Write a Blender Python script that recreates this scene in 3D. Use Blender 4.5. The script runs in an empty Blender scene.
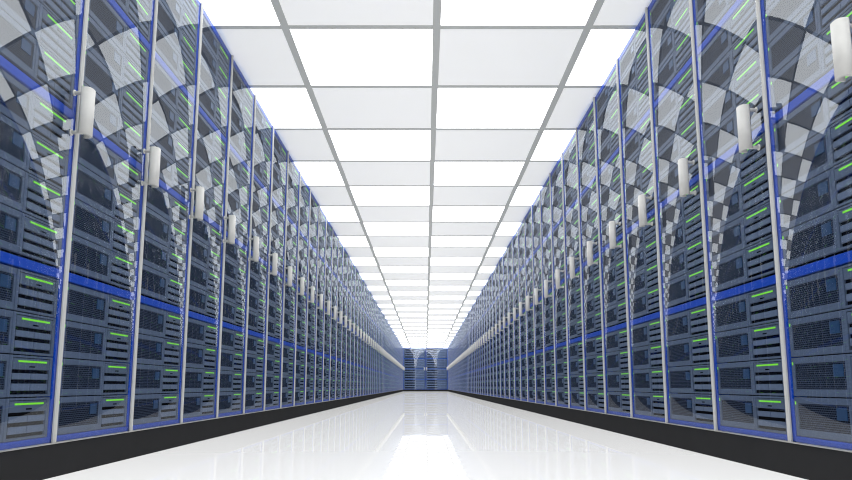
import bpy, math
from mathutils import Vector, Matrix

C = bpy.context.scene.collection

# ------------------------------------------------------------------ dimensions (metres)
L = 0.70            # cabinet width
W = 1.18            # half width of the aisle (front plane of the door rails)
HC = 0.285          # camera height
Y0 = 2.726          # first cabinet joint seen in full
YS = {'left': 2.714, 'right': 2.764}
NR = 60             # joints beyond it
YEND = 2.764 + NR * L + 0.003
PL = 0.107          # plinth height
PITCH = 0.542
BAR0 = 0.103
BARH = 0.030
TOP = 2.287         # cabinet top
ZC = 2.31           # ceiling height
T = (ZC - HC) / 2.118       # ceiling module along the aisle
TW = 0.429 * (ZC - HC)      # ceiling module across
CY0 = 5.04 * T - (ZC - HC) * 0.1763
CX0 = 0.0315 * (ZC - HC)
DEPTH = 0.8
F0, ROT = 828.0, math.radians(10)

# ------------------------------------------------------------------ materials
def mat(name):
    m = bpy.data.materials.new(name); m.use_nodes = True
    nt = m.node_tree; nt.nodes.clear()
    out = nt.nodes.new('ShaderNodeOutputMaterial')
    return m, nt, out

def principled(name, col, rough=0.5, metal=0.0, spec=0.5, emis=None, estr=0.0, noise=0.0, nscale=8.0):
    m, nt, out = mat(name)
    p = nt.nodes.new('ShaderNodeBsdfPrincipled')
    p.inputs['Base Color'].default_value = (*col, 1)
    p.inputs['Roughness'].default_value = rough
    p.inputs['Metallic'].default_value = metal
    p.inputs['Specular IOR Level'].default_value = spec
    if emis:
        p.inputs['Emission Color'].default_value = (*emis, 1)
        p.inputs['Emission Strength'].default_value = estr
    if noise:
        tc = nt.nodes.new('ShaderNodeTexCoord')
        n = nt.nodes.new('ShaderNodeTexNoise'); n.inputs['Scale'].default_value = nscale
        nt.links.new(tc.outputs['Object'], n.inputs['Vector'])
        mx = nt.nodes.new('ShaderNodeMix'); mx.data_type = 'RGBA'
        mx.inputs[6].default_value = (*[c * (1 - noise) for c in col], 1)
        mx.inputs[7].default_value = (*[min(1, c * (1 + noise)) for c in col], 1)
        nt.links.new(n.outputs['Fac'], mx.inputs[0])
        nt.links.new(mx.outputs[2], p.inputs['Base Color'])
    nt.links.new(p.outputs[0], out.inputs[0])
    return m

M = {}
M['blue'] = principled('blue_paint', (0.002, 0.048, 0.34), 0.5, spec=0.05, noise=0.06)
M['silver'] = principled('satin_aluminium', (0.46, 0.455, 0.44), 0.5, 0.0, 0.15, noise=0.05, nscale=30)
M['handle'] = principled('brushed_handle', (0.58, 0.57, 0.545), 0.5, 0.0, 0.15, noise=0.08, nscale=40)
M['black'] = principled('black_interior', (0.003, 0.0035, 0.005), 0.6, spec=0.0)
M['plinth'] = principled('black_plinth', (0.028, 0.028, 0.029), 0.6, spec=0.0, noise=0.08)
M['lip'] = principled('plinth_edge', (0.32, 0.31, 0.29), 0.5)
M['bezel'] = principled('server_bezel', (0.080, 0.101, 0.138), 0.5, 0.0, 0.05, noise=0.10, nscale=25)
M['drive'] = principled('drive_face', (0.104, 0.129, 0.173), 0.5, 0.0, 0.05, noise=0.15, nscale=40)
M['badge'] = principled('badge_blue', (0.018, 0.048, 0.100), 0.35, spec=0.05, noise=0.12, nscale=60)
M['green'] = principled('green_light', (0.02, 0.10, 0.0), 0.5, emis=(0.22, 0.85, 0.0), estr=0.80)
M['grid'] = principled('ceiling_grid_glow_paint', (0.42, 0.43, 0.42), 0.6, emis=(0.42, 0.43, 0.42), estr=0.22)  # grid bars are no lamps; faint glow stands in for bounced light
M['tile'] = principled('glowing_grey_tile', (0.8, 0.8, 0.8), 0.7, emis=(1.0, 1.0, 0.99), estr=0.34, noise=0.02, nscale=3)  # unlit grey tile; added glow replaces light bounced up from the floor
M['end_bezel'] = principled('brightened_server_bezel', (0.24, 0.30, 0.42), 0.5, 0.0, 0.05, noise=0.10, nscale=25)  # same bezel, colour lightened to make up for weak light at the end
M['end_blue'] = principled('brightened_blue_paint', (0.008, 0.12, 0.60), 0.5, spec=0.05)  # same blue as the rows, brightened in colour where little light arrives
M['wall'] = principled('plain_wall', (0.5, 0.52, 0.55), 0.8, noise=0.03)

def panel_light():
    m, nt, out = mat('lit_diffuser')
    e = nt.nodes.new('ShaderNodeEmission'); e.inputs[0].default_value = (0.97, 0.99, 1.0, 1)
    e.inputs[1].default_value = PANEL
    nt.links.new(e.outputs[0], out.inputs[0]); return m
PANEL = 4.2
M['lit'] = panel_light()

def grille():
    m, nt, out = mat('perforated_grille')
    uv = nt.nodes.new('ShaderNodeUVMap')
    b = nt.nodes.new('ShaderNodeTexBrick')
    b.inputs['Scale'].default_value = 1.0
    b.inputs['Brick Width'].default_value = 0.014
    b.inputs['Row Height'].default_value = 0.0066
    b.inputs['Mortar Size'].default_value = 0.0010
    b.inputs['Mortar Smooth'].default_value = 0.2
    b.inputs['Color1'].default_value = (0.003, 0.004, 0.006, 1)
    b.inputs['Color2'].default_value = (0.010, 0.013, 0.021, 1)
    b.inputs['Mortar'].default_value = (0.055, 0.067, 0.096, 1)
    p = nt.nodes.new('ShaderNodeBsdfPrincipled'); p.inputs['Roughness'].default_value = 0.5; p.inputs['Specular IOR Level'].default_value = 0.0
    nt.links.new(uv.outputs[0], b.inputs['Vector'])
    nt.links.new(b.outputs[0], p.inputs['Base Color'])
    nt.links.new(p.outputs[0], out.inputs[0]); return m
M['grille'] = grille()

def glass(name, base, rise):
    # thin sheet: clear tinted transmission plus a Schlick mirror reflection, the same for every ray
    m, nt, out = mat(name)
    g = nt.nodes.new('ShaderNodeNewGeometry')
    d = nt.nodes.new('ShaderNodeVectorMath'); d.operation = 'DOT_PRODUCT'
    nt.links.new(g.outputs['Normal'], d.inputs[0]); nt.links.new(g.outputs['Incoming'], d.inputs[1])
    def mth(op, a, b=None):
        n = nt.nodes.new('ShaderNodeMath'); n.operation = op; n.use_clamp = False
        for i, v in enumerate((a, b)):
            if v is None: continue
            if isinstance(v, (int, float)): n.inputs[i].default_value = v
            else: nt.links.new(v, n.inputs[i])
        return n.outputs[0]
    c = mth('ABSOLUTE', d.outputs['Value'])
    f = mth('POWER', mth('SUBTRACT', 1.0, c), 4.0)
    f = mth('MINIMUM', mth('ADD', mth('MULTIPLY', f, rise), base), 0.30)
    tr = nt.nodes.new('ShaderNodeBsdfTransparent'); tr.inputs[0].default_value = (0.86, 0.91, 1.0, 1)
    gl = nt.nodes.new('ShaderNodeBsdfGlossy'); gl.inputs['Roughness'].default_value = 0.0
    gl.inputs[0].default_value = (0.97, 0.99, 1, 1)
    mx = nt.nodes.new('ShaderNodeMixShader')
    nt.links.new(f, mx.inputs[0]); nt.links.new(tr.outputs[0], mx.inputs[1]); nt.links.new(gl.outputs[0], mx.inputs[2])
    nt.links.new(mx.outputs[0], out.inputs[0]); return m
M['glass'] = glass('door_glass', 0.085, 0.0)
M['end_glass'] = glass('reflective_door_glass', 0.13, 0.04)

def floor_mat():
    m, nt, out = mat('polished_white_glow_floor')
    tc = nt.nodes.new('ShaderNodeTexCoord')
    n = nt.nodes.new('ShaderNodeTexNoise'); n.inputs['Scale'].default_value = 0.8
    nt.links.new(tc.outputs['Object'], n.inputs['Vector'])
    r = nt.nodes.new('ShaderNodeValToRGB')
    r.color_ramp.elements[0].color = (0.15, 0.15, 0.15, 1); r.color_ramp.elements[1].color = (0.17, 0.17, 0.17, 1)
    nt.links.new(n.outputs['Fac'], r.inputs[0])
    df = nt.nodes.new('ShaderNodeBsdfDiffuse'); nt.links.new(r.outputs[0], df.inputs[0])
    gl = nt.nodes.new('ShaderNodeBsdfGlossy'); gl.inputs['Roughness'].default_value = 0.0
    g = nt.nodes.new('ShaderNodeNewGeometry')
    d = nt.nodes.new('ShaderNodeVectorMath'); d.operation = 'DOT_PRODUCT'
    nt.links.new(g.outputs['Normal'], d.inputs[0]); nt.links.new(g.outputs['Incoming'], d.inputs[1])
    last = d.outputs['Value']
    for op, val in (('ABSOLUTE', None), ('SUBTRACT', 'r'), ('POWER', 8.0), ('MULTIPLY', 0.66), ('ADD', 0.02)):
        q = nt.nodes.new('ShaderNodeMath'); q.operation = op
        if val == 'r': q.inputs[0].default_value = 1.0; nt.links.new(last, q.inputs[1])
        else:
            nt.links.new(last, q.inputs[0])
            if val is not None: q.inputs[1].default_value = val
        last = q.outputs[0]
    mx = nt.nodes.new('ShaderNodeMixShader'); nt.links.new(last, mx.inputs[0])
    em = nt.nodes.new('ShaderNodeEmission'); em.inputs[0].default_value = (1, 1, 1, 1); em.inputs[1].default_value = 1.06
    ad = nt.nodes.new('ShaderNodeAddShader')          # floor is no lamp; glow added so it reads bright white
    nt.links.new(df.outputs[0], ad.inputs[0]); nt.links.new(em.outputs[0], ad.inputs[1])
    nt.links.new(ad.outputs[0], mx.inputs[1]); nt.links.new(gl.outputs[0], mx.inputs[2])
    nt.links.new(mx.outputs[0], out.inputs[0]); return m
M['floor'] = floor_mat()

for k_ in ('tile', 'grid', 'green', 'floor', 'lit'): M[k_].cycles.emission_sampling = 'NONE'

# ------------------------------------------------------------------ mesh helpers
class MB:
    """collects faces (with one uv in metres per corner) for ONE mesh"""
    def __init__(s): s.v, s.f, s.mi, s.sm = [], [], [], []
    def quad(s, pts, mi=0, smooth=False):
        b = len(s.v); s.v += [tuple(p) for p in pts]; s.f.append(tuple(range(b, b + len(pts)))); s.mi.append(mi); s.sm.append(smooth)
    def box(s, x0, x1, y0, y1, z0, z1, mi=0, ch=0.0):
        """box; ch > 0 chamfers the four front edges (toward -y)"""
        b = len(s.v)
        if ch <= 0:
            s.v += [(x0,y0,z0),(x1,y0,z0),(x1,y0,z1),(x0,y0,z1),(x0,y1,z0),(x1,y1,z0),(x1,y1,z1),(x0,y1,z1)]
            fs = [(0,1,2,3),(5,4,7,6),(4,0,3,7),(1,5,6,2),(3,2,6,7),(4,5,1,0)]
        else:
            s.v += [(x0+ch,y0,z0+ch),(x1-ch,y0,z0+ch),(x1-ch,y0,z1-ch),(x0+ch,y0,z1-ch),
                    (x0,y0+ch,z0),(x1,y0+ch,z0),(x1,y0+ch,z1),(x0,y0+ch,z1),
                    (x0,y1,z0),(x1,y1,z0),(x1,y1,z1),(x0,y1,z1)]
            fs = [(0,1,2,3),(4,5,1,0),(5,6,2,1),(6,7,3,2),(7,4,0,3),
                  (8,4,7,11),(5,9,10,6),(7,6,10,11),(8,9,5,4),(9,8,11,10)]
        for f in fs: s.f.append(tuple(b + i for i in f)); s.mi.append(mi); s.sm.append(False)
    def prism(s, prof, z0, z1, mi=0, smooth=True):
        """vertical prism over a closed xy profile (counter-clockwise from above)"""
        n = len(prof); b = len(s.v)
        s.v += [(x, y, z0) for x, y in prof] + [(x, y, z1) for x, y in prof]
        for i in range(n):
            j = (i + 1) % n; s.f.append((b+i, b+j, b+n+j, b+n+i)); s.mi.append(mi); s.sm.append(smooth)
        s.f.append(tuple(b + i for i in range(n))[::-1]); s.mi.append(mi); s.sm.append(False)
        s.f.append(tuple(b + n + i for i in range(n))); s.mi.append(mi); s.sm.append(False)
    def rod(s, p0, p1, r, n=14, mi=0):
        p0, p1 = Vector(p0), Vector(p1); d = (p1 - p0).normalized()
        a = d.orthogonal().normalized(); c = d.cross(a); b = len(s.v)
        for p in (p0, p1):
            for i in range(n):
                t = 2 * math.pi * i / n; s.v.append(tuple(p + (a * math.cos(t) + c * math.sin(t)) * r))
        for i in range(n):
            j = (i + 1) % n; s.f.append((b+i, b+j, b+n+j, b+n+i)); s.mi.append(mi); s.sm.append(True)
        s.f.append(tuple(b + i for i in range(n))[::-1]); s.mi.append(mi); s.sm.append(False)
        s.f.append(tuple(b + n + i for i in range(n))); s.mi.append(mi); s.sm.append(False)
    def mesh(s, name, mats):
        me = bpy.data.meshes.new(name); me.from_pydata(s.v, [], s.f)
        for m in mats: me.materials.append(m)
        me.polygons.foreach_set('material_index', s.mi)
        me.polygons.foreach_set('use_smooth', s.sm)
        uv = me.uv_layers.new(name='UVMap')
        vi = [0] * len(me.loops); me.loops.foreach_get('vertex_index', vi)
        flat = []
        src = getattr(s, 'uvsrc', None) or s.v
        for i in vi: flat += [src[i][0], src[i][2]]
        uv.data.foreach_set('uv', flat)
        me.update(); return me

def link(name, data, parent=None, loc=(0,0,0)):
    o = bpy.data.objects.new(name, data); C.objects.link(o); o.location = loc
    if parent: o.parent = parent
    return o
def tag(o, label, cat, group=None):
    o['label'] = label; o['category'] = cat
    if group: o['group'] = group
def struct(name, mb, mats, parent=None):
    o = link(name, mb.mesh(name, mats), parent); 
    if parent is None: o['kind'] = 'structure'
    return o

ONES = ['', 'first','second','third','fourth','fifth','sixth','seventh','eighth','ninth','tenth','eleventh','twelfth',
        'thirteenth','fourteenth','fifteenth','sixteenth','seventeenth','eighteenth','nineteenth']
TENS = {2:('twentieth','twenty'),3:('thirtieth','thirty'),4:('fortieth','forty'),5:('fiftieth','fifty'),6:('sixtieth','sixty')}
def nth(n):
    if n < 20: return ONES[n]
    a, b = divmod(n, 10)
    return TENS[a][0] if b == 0 else TENS[a][1] + '-' + ONES[b]

# ------------------------------------------------------------------ the setting
XW = W + DEPTH + 0.06
YF = -1.7
YB = YEND + DEPTH + 0.06
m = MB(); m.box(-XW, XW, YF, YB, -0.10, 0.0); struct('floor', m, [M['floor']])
m = MB(); m.box(-XW-0.1, -XW, YF, YB, -0.1, ZC + 0.1); struct('wall_left', m, [M['wall']])
m = MB(); m.box(XW, XW+0.1, YF, YB, -0.1, ZC + 0.1); struct('wall_right', m, [M['wall']])
m = MB(); m.box(-XW-0.1, XW+0.1, YB, YB+0.1, -0.1, ZC + 0.1); struct('wall_back', m, [M['wall']])
m = MB(); m.box(-XW-0.1, XW+0.1, YF-0.1, YF, -0.1, ZC + 0.1); struct('wall_front', m, [M['wall']])

GB = 0.044   # grid bar width
xs = [CX0 + i * TW for i in range(-2, 3)]          # longitudinal bars at xs[1], xs[2], xs[3]
r0 = math.floor((YF - CY0) / T); r1 = math.ceil((YB - CY0) / T)
cm = MB(); cm.box(-XW, XW, YF, YB, ZC + 0.012, ZC + 0.10, 0)
gm = MB()
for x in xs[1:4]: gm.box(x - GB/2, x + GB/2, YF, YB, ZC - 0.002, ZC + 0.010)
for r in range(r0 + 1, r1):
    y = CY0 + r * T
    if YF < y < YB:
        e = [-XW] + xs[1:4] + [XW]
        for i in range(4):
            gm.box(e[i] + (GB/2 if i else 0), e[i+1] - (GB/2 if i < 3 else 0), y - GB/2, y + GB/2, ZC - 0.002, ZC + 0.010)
lights = []
for r in range(r0, r1):
    ya, yb = max(YF, CY0 + r * T + GB/2), min(YB, CY0 + (r + 1) * T - GB/2)
    if yb - ya < 0.05: continue
    for c in range(4):
        xa = -XW if c == 0 else xs[c] + GB/2
        xb = XW if c == 3 else xs[c + 1] - GB/2
        lit = (r + c) % 2 == 1          # checkerboard
        if lit: lights.append((r, c, xa, xb, ya, yb))
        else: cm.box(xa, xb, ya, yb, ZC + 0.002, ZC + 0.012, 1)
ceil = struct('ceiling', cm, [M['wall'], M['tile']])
g = struct('trim_1', gm, [M['grid']])
cname = ['beside the left cabinets', 'just left of the centre bar', 'just right of the centre bar', 'beside the right cabinets']
for r, c, xa, xb, ya, yb in lights:
    cx, cy = (xa + xb) / 2, (ya + yb) / 2
    root = link('ceiling_light', None, None, (cx, cy, ZC))
    d = MB(); d.box(xa - cx, xb - cx, ya - cy, yb - cy, 0.003, 0.010); 
    link('diffuser', d.mesh('diffuser', [M['lit']]), root)
    if r >= -1:
        lab = 'lit ceiling panel %s, %s row from the camera' % (cname[c], nth(r + 2))
    else:
        lab = 'lit white ceiling panel overhead, nearer than the first row in the photo'
    tag(root, lab, 'ceiling light', 'lit ceiling panels' if r >= -1 else 'ceiling panels above the camera')

YR = Y0 - L      # near end of the cabinet rows
def plinth(name, x0, x1, y0, y1, lipbox):
    m = MB(); m.box(x0, x1, y0, y1, 0, PL - 0.003)
    o = struct(name, m, [M['plinth']])
    k = MB(); k.box(*lipbox, PL - 0.003, PL)
    link('top_edge', k.mesh('top_edge', [M['lip']]), o)
plinth('baseboard_left', -W - DEPTH, -W, YR, YEND, (-W - DEPTH, -W + 0.004, YR, YEND))
plinth('baseboard_right', W, W + DEPTH, YR, YEND, (W - 0.004, W + DEPTH, YR, YEND))
plinth('baseboard_back', -W, W, YEND, YEND + DEPTH, (-W, W, YEND - 0.004, YEND + DEPTH))

# ------------------------------------------------------------------ cabinet prototype meshes
# local frame: x to the viewer's right along the front, y into the cabinet, z up from the floor
SAG = 0.027
def cabinet_meshes(w, pane='glass', paint='blue'):
    cab = MB()
    a, b = 0.002, w - 0.002
    cab.box(a, a + 0.014, 0.072, DEPTH - 0.01, PL, TOP - 0.004)
    cab.box(b - 0.014, b, 0.072, DEPTH - 0.01, PL, TOP - 0.004)
    cab.box(a + 0.014, b - 0.014, DEPTH - 0.03, DEPTH - 0.01, PL, TOP - 0.004)
    cab.box(a + 0.014, b - 0.014, 0.072, DEPTH - 0.03, TOP - 0.02, TOP - 0.004)
    cab.box(a + 0.014, b - 0.014, 0.072, DEPTH - 0.03, PL, PL + 0.012)
    # black mounting rails either side of the servers
    cab.box(0.018, 0.029, 0.061, 0.072, PL, TOP - 0.02)
    cab.box(w - 0.029, w - 0.018, 0.061, 0.072, PL, TOP - 0.02)
    fr = MB()
    fr.box(0.001, 0.026, 0.012, 0.060, PL, TOP, 0, 0.003)
    fr.box(w - 0.026, w - 0.001, 0.012, 0.060, PL, TOP, 0, 0.003)
    for i in range(5):
        z = BAR0 + i * PITCH
        z0, z1 = max(z - BARH/2, PL), z + BARH/2
        if i == 0: z1 = PL + 0.019
        if i == 4: z1 = TOP
        fr.box(0.026, w - 0.026, 0.013, 0.055, z0, z1, 0, 0.002)
    sc = w / L
    gl = MB(); n = 28; zt = TOP - 0.003
    x0, x1 = 0.010, w - 0.010
    pr = []
    for i in range(n + 1):
        u = -1 + 2 * i / n
        pr.append((x0 + (x1 - x0) * i / n, 0.009 - SAG * sc * (1 - u * u)))
    gl.v = [(x, y, PL + 0.002) for x, y in pr] + [(x, y, zt) for x, y in pr]
    for i in range(n):
        gl.f.append((i, i + 1, n + 2 + i, n + 1 + i)); gl.mi.append(0); gl.sm.append(True)
    return (cab.mesh('cabinet_body', [M['black']]), fr.mesh('cabinet_frame', [M[paint]]), gl.mesh('door_glass', [M[pane]]))

def rail_mesh(x):
    r = MB(); hw = 0.0105
    prof = [(x-hw, 0.0100), (x+hw, 0.0100), (x+hw, 0.005), (x+0.005, 0.0), (x-0.005, 0.0), (x-hw, 0.005)]
    r.prism(prof, PL, TOP - 0.001, smooth=False)
    return r.mesh('edge_rail', [M['silver']])
def handle_mesh(x, w):
    """half-round upright grip on two stubs"""
    sp = lambda v: math.copysign(abs(v) ** 0.6, v)
    h = MB(); zc, hh, hw = 1.185, 0.081, 0.030
    n = 12; outer = []
    for i in range(n + 1):
        t = math.pi * i / n
        outer.append((x - hw * sp(math.cos(t)), -0.038 - 0.029 * sp(math.sin(t))))
    inner = []
    for i in range(n + 1):
        t = math.pi * (n - i) / n
        inner.append((x - (hw - 0.006) * sp(math.cos(t)), -0.033 - 0.026 * sp(math.sin(t))))
    h.prism(outer + inner, zc - hh, zc + hh, smooth=True)
    u = (x - w/2) / (w/2)
    yg = 0.009 - SAG * w / L * (1 - u * u)
    for dz in (-0.069, 0.069):
        h.rod((x, yg, zc + dz), (x, -0.055, zc + dz), 0.0065)
        h.rod((x, yg, zc + dz), (x, yg - 0.004, zc + dz), 0.011)
    return h.mesh('handle', [M['handle']])

body_me, frame_me, glass_me = cabinet_meshes(L)
HX = 0.062
rail_me, hand_me = rail_mesh(L), handle_mesh(L - HX, L)

def cabinet(loc, rz, meshes, rail_me, hand_me, label, group):
    root = link('server_cabinet', None, None, loc); root.rotation_euler = (0, 0, rz)
    tag(root, label, 'server cabinet', group)
    link('cabinet_body', meshes[0], root); link('frame', meshes[1], root)
    door = link('glass_door', meshes[2], root)
    link('edge_rail', rail_me, door)
    link('handle', hand_me, door)
    return root

RZ = {'left': math.pi/2, 'right': -math.pi/2}
racks = []
for side in ('left', 'right'):
    for k in range(-1, NR):
        if side == 'left': loc = (-W, YS[side] + k * L, 0)
        else: loc = (W, YS[side] + (k + 1) * L, 0)
        lab = 'blue-framed server cabinet behind bowed glass, %s nearest in the %s row' % (nth(k + 2), side)
        cabinet(loc, RZ[side], (body_me, frame_me, glass_me), rail_me, hand_me, lab, 'server cabinets along the %s side' % side)
        racks.append((side, k, Matrix.Translation(loc) @ Matrix.Rotation(RZ[side], 4, 'Z')))
WE = W
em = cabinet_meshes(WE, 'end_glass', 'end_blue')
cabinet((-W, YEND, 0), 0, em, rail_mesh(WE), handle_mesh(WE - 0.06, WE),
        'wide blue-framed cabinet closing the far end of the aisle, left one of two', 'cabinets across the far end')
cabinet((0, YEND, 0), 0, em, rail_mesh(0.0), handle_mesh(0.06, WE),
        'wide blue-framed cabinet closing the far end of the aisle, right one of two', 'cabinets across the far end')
for x in (-W, 0.0): racks.append(('end', x, Matrix.Translation((x, YEND, 0)) @ Matrix.Diagonal((WE / L, 1, 1, 1))))

# ------------------------------------------------------------------ server prototype (origin: lower left corner of its front)
SX, SY, SW, SD = 0.030, 0.0155, 0.640, 0.50
SH = (PITCH - BARH - 0.012) / 4
h = SH - 0.0035
XS = SW / 0.620
def zf(t): return h * (1 - t)       # t = 0 top, 1 bottom
parts = []
def part(name, fn, mt):
    m = MB(); fn(m); m.v = [(a * XS, b, c) for a, b, c in m.v]; parts.append((name, m, mt))
part('chassis', lambda m: m.box(0.002, 0.618, 0.0075, SD, 0.0015, h - 0.001), 'black')
def bez(m):
    m.box(0, 0.020, 0, 0.012, 0, h, 0, 0.0015)                    # left edge
    m.box(0.020, 0.348, 0, 0.010, zf(0.16), h, 0, 0.0015)         # above grille
    m.box(0.020, 0.348, 0, 0.010, 0, zf(0.82), 0, 0.0015)         # below grille
    m.box(0.337, 0.348, 0.001, 0.010, zf(0.82), zf(0.16), 0, 0.0)
    m.box(0.350, 0.368, 0, 0.010, 0, h, 0, 0.0015)                # mullion
    m.box(0.368, 0.602, 0, 0.010, zf(0.05), h)                    # thin top strip
    m.box(0.368, 0.602, 0, 0.010, 0, zf(0.94))
    m.box(0.602, 0.620, 0, 0.012, 0, h, 0, 0.0015)                   # right edge
part('bezel', bez, 'bezel')
part('grille', lambda m: m.box(0.020, 0.337, 0.004, 0.0074, zf(0.82), zf(0.16)), 'grille')
part('badge', lambda m: m.box(0.264, 0.322, 0.0015, 0.0038, zf(0.52), zf(0.22), 0, 0.0008), 'badge')
part('power_light', lambda m: m.box(0.005, 0.013, -0.0005, 0.0005, zf(0.19), zf(0.11)), 'green')
def pan(m):
    m.box(0.371, 0.599, 0.0005, 0.007, zf(0.34), zf(0.065), 0, 0.0015)
part('drive_panel', pan, 'bezel')
part('light_bar', lambda m: m.box(0.400, 0.578, -0.0012, 0.0004, zf(0.165), zf(0.12)), 'green')
part('label_plate', lambda m: m.box(0.470, 0.505, -0.0004, 0.0004, zf(0.285), zf(0.25)), 'black')
for (za, zb) in ((0.43, 0.58), (0.68, 0.85)):
    for (xa, xb) in ((0.374, 0.484), (0.487, 0.597)):
        def dr(m, za=za, zb=zb, xa=xa, xb=xb):
            m.box(xa, xb, 0.001, 0.007, zf(zb), zf(za), 0, 0.0012)
        part('drive', dr, 'drive')
pm = [(n, mb.mesh(n, [M[mt]]), mt) for n, mb, mt in parts]

# camera maths, only to pick which servers show largest in the photograph
def project(p):
    s, c = math.sin(ROT), math.cos(ROT)
    z = p.y * c + (p.z - HC) * s
    if z < 0.1: return None
    return 425.5 + F0 * p.x / z, 240 - F0 * ((p.z - HC) * c - p.y * s) / z
def shown(mw):
    pts = [project(mw @ Vector(q)) for q in ((0,0,0),(SW,0,0),(SW,0,h),(0,0,h))]
    if None in pts: return 0
    # clip the quadrilateral to the frame
    poly = pts
    for ax, lim, sg in ((0,0,1),(0,852,-1),(1,0,1),(1,480,-1)):
        o = []
        for i in range(len(poly)):
            a, b = poly[i-1], poly[i]
            ia, ib = sg*(a[ax]-lim) >= 0, sg*(b[ax]-lim) >= 0
            if ia != ib:
                t = (lim - a[ax]) / (b[ax] - a[ax]); o.append((a[0]+(b[0]-a[0])*t, a[1]+(b[1]-a[1])*t))
            if ib: o.append(b)
        poly = o
        if not poly: return 0
    return abs(sum(poly[i-1][0]*poly[i][1]-poly[i][0]*poly[i-1][1] for i in range(len(poly)))) / 2

slots = []
for side, k, mw in racks:
    for sct in range(4):
        for j in range(4):
            z = BAR0 + sct * PITCH + BARH/2 + j * SH + 0.0100
            m4 = mw @ Matrix.Translation((SX, SY, z))
            slots.append((shown(m4) if side != 'end' else 0, side, k, sct * 4 + j + 1, m4))
slots.sort(key=lambda s: -s[0])
for area, side, k, num, m4 in slots[:300]:
    root = link('server', None); root.matrix_world = m4
    tag(root, 'grey server with green light bar, %s from bottom in %s nearest cabinet, %s row' % (nth(num), nth(k + 2), side),
        'server', 'rack servers behind the %s glass doors' % side)
    for n, me, mt in pm: link(n, me, root)
# every other server, past the 300 largest
keys = []
for _, _, mt in pm:
    if mt not in keys: keys.append(mt)
big = MB(); big.uvsrc = []
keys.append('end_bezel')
def merged(skip, brightened=False):
    pv, pf, pmi = [], [], []
    for n, mb, mt in parts:
        if n in skip: continue
        b = len(pv); pv += mb.v; pf += [tuple(i + b for i in f) for f in mb.f]; pmi += [keys.index('end_bezel' if brightened and mt in ('bezel', 'drive') else mt)] * len(mb.f)
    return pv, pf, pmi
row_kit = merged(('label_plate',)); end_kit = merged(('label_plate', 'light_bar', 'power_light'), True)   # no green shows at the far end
for area, side, k, num, m4 in slots[300:]:
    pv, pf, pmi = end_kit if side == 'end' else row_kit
    b = len(big.v)
    big.v += [tuple(m4 @ Vector(p)) for p in pv]; big.uvsrc += pv
    big.f += [tuple(i + b for i in f) for f in pf]; big.mi += pmi; big.sm += [False] * len(pf)
o = link('servers', big.mesh('servers', [M[k_] for k_ in keys]))
tag(o, 'all the remaining grey servers in the distant cabinets of both rows and far end', 'servers'); o['kind'] = 'stuff'

# ------------------------------------------------------------------ camera, world, render-neutral settings
cd = bpy.data.cameras.new('camera'); cd.lens = 35.0 * F0 / 828.33; cd.sensor_width = 36; cd.clip_start = 0.02; cd.clip_end = 200
cam = bpy.data.objects.new('camera', cd); C.objects.link(cam)
cam.location = (0, 0, HC); cam.rotation_euler = (math.pi/2 + ROT, 0, -0.0006)
sc = bpy.context.scene; sc.camera = cam
w = bpy.data.worlds.new('world'); sc.world = w; w.use_nodes = True
w.node_tree.nodes['Background'].inputs[0].default_value = (0.6, 0.7, 0.85, 1)
w.node_tree.nodes['Background'].inputs[1].default_value = 0.3
sc.view_settings.view_transform = 'Standard'
sc.view_settings.look = 'None'
cy = sc.cycles
cy.max_bounces = 10; cy.diffuse_bounces = 5; cy.glossy_bounces = 6; cy.transparent_max_bounces = 24
cy.use_denoising = True; cy.use_adaptive_sampling = False; cy.filter_width = 1.15
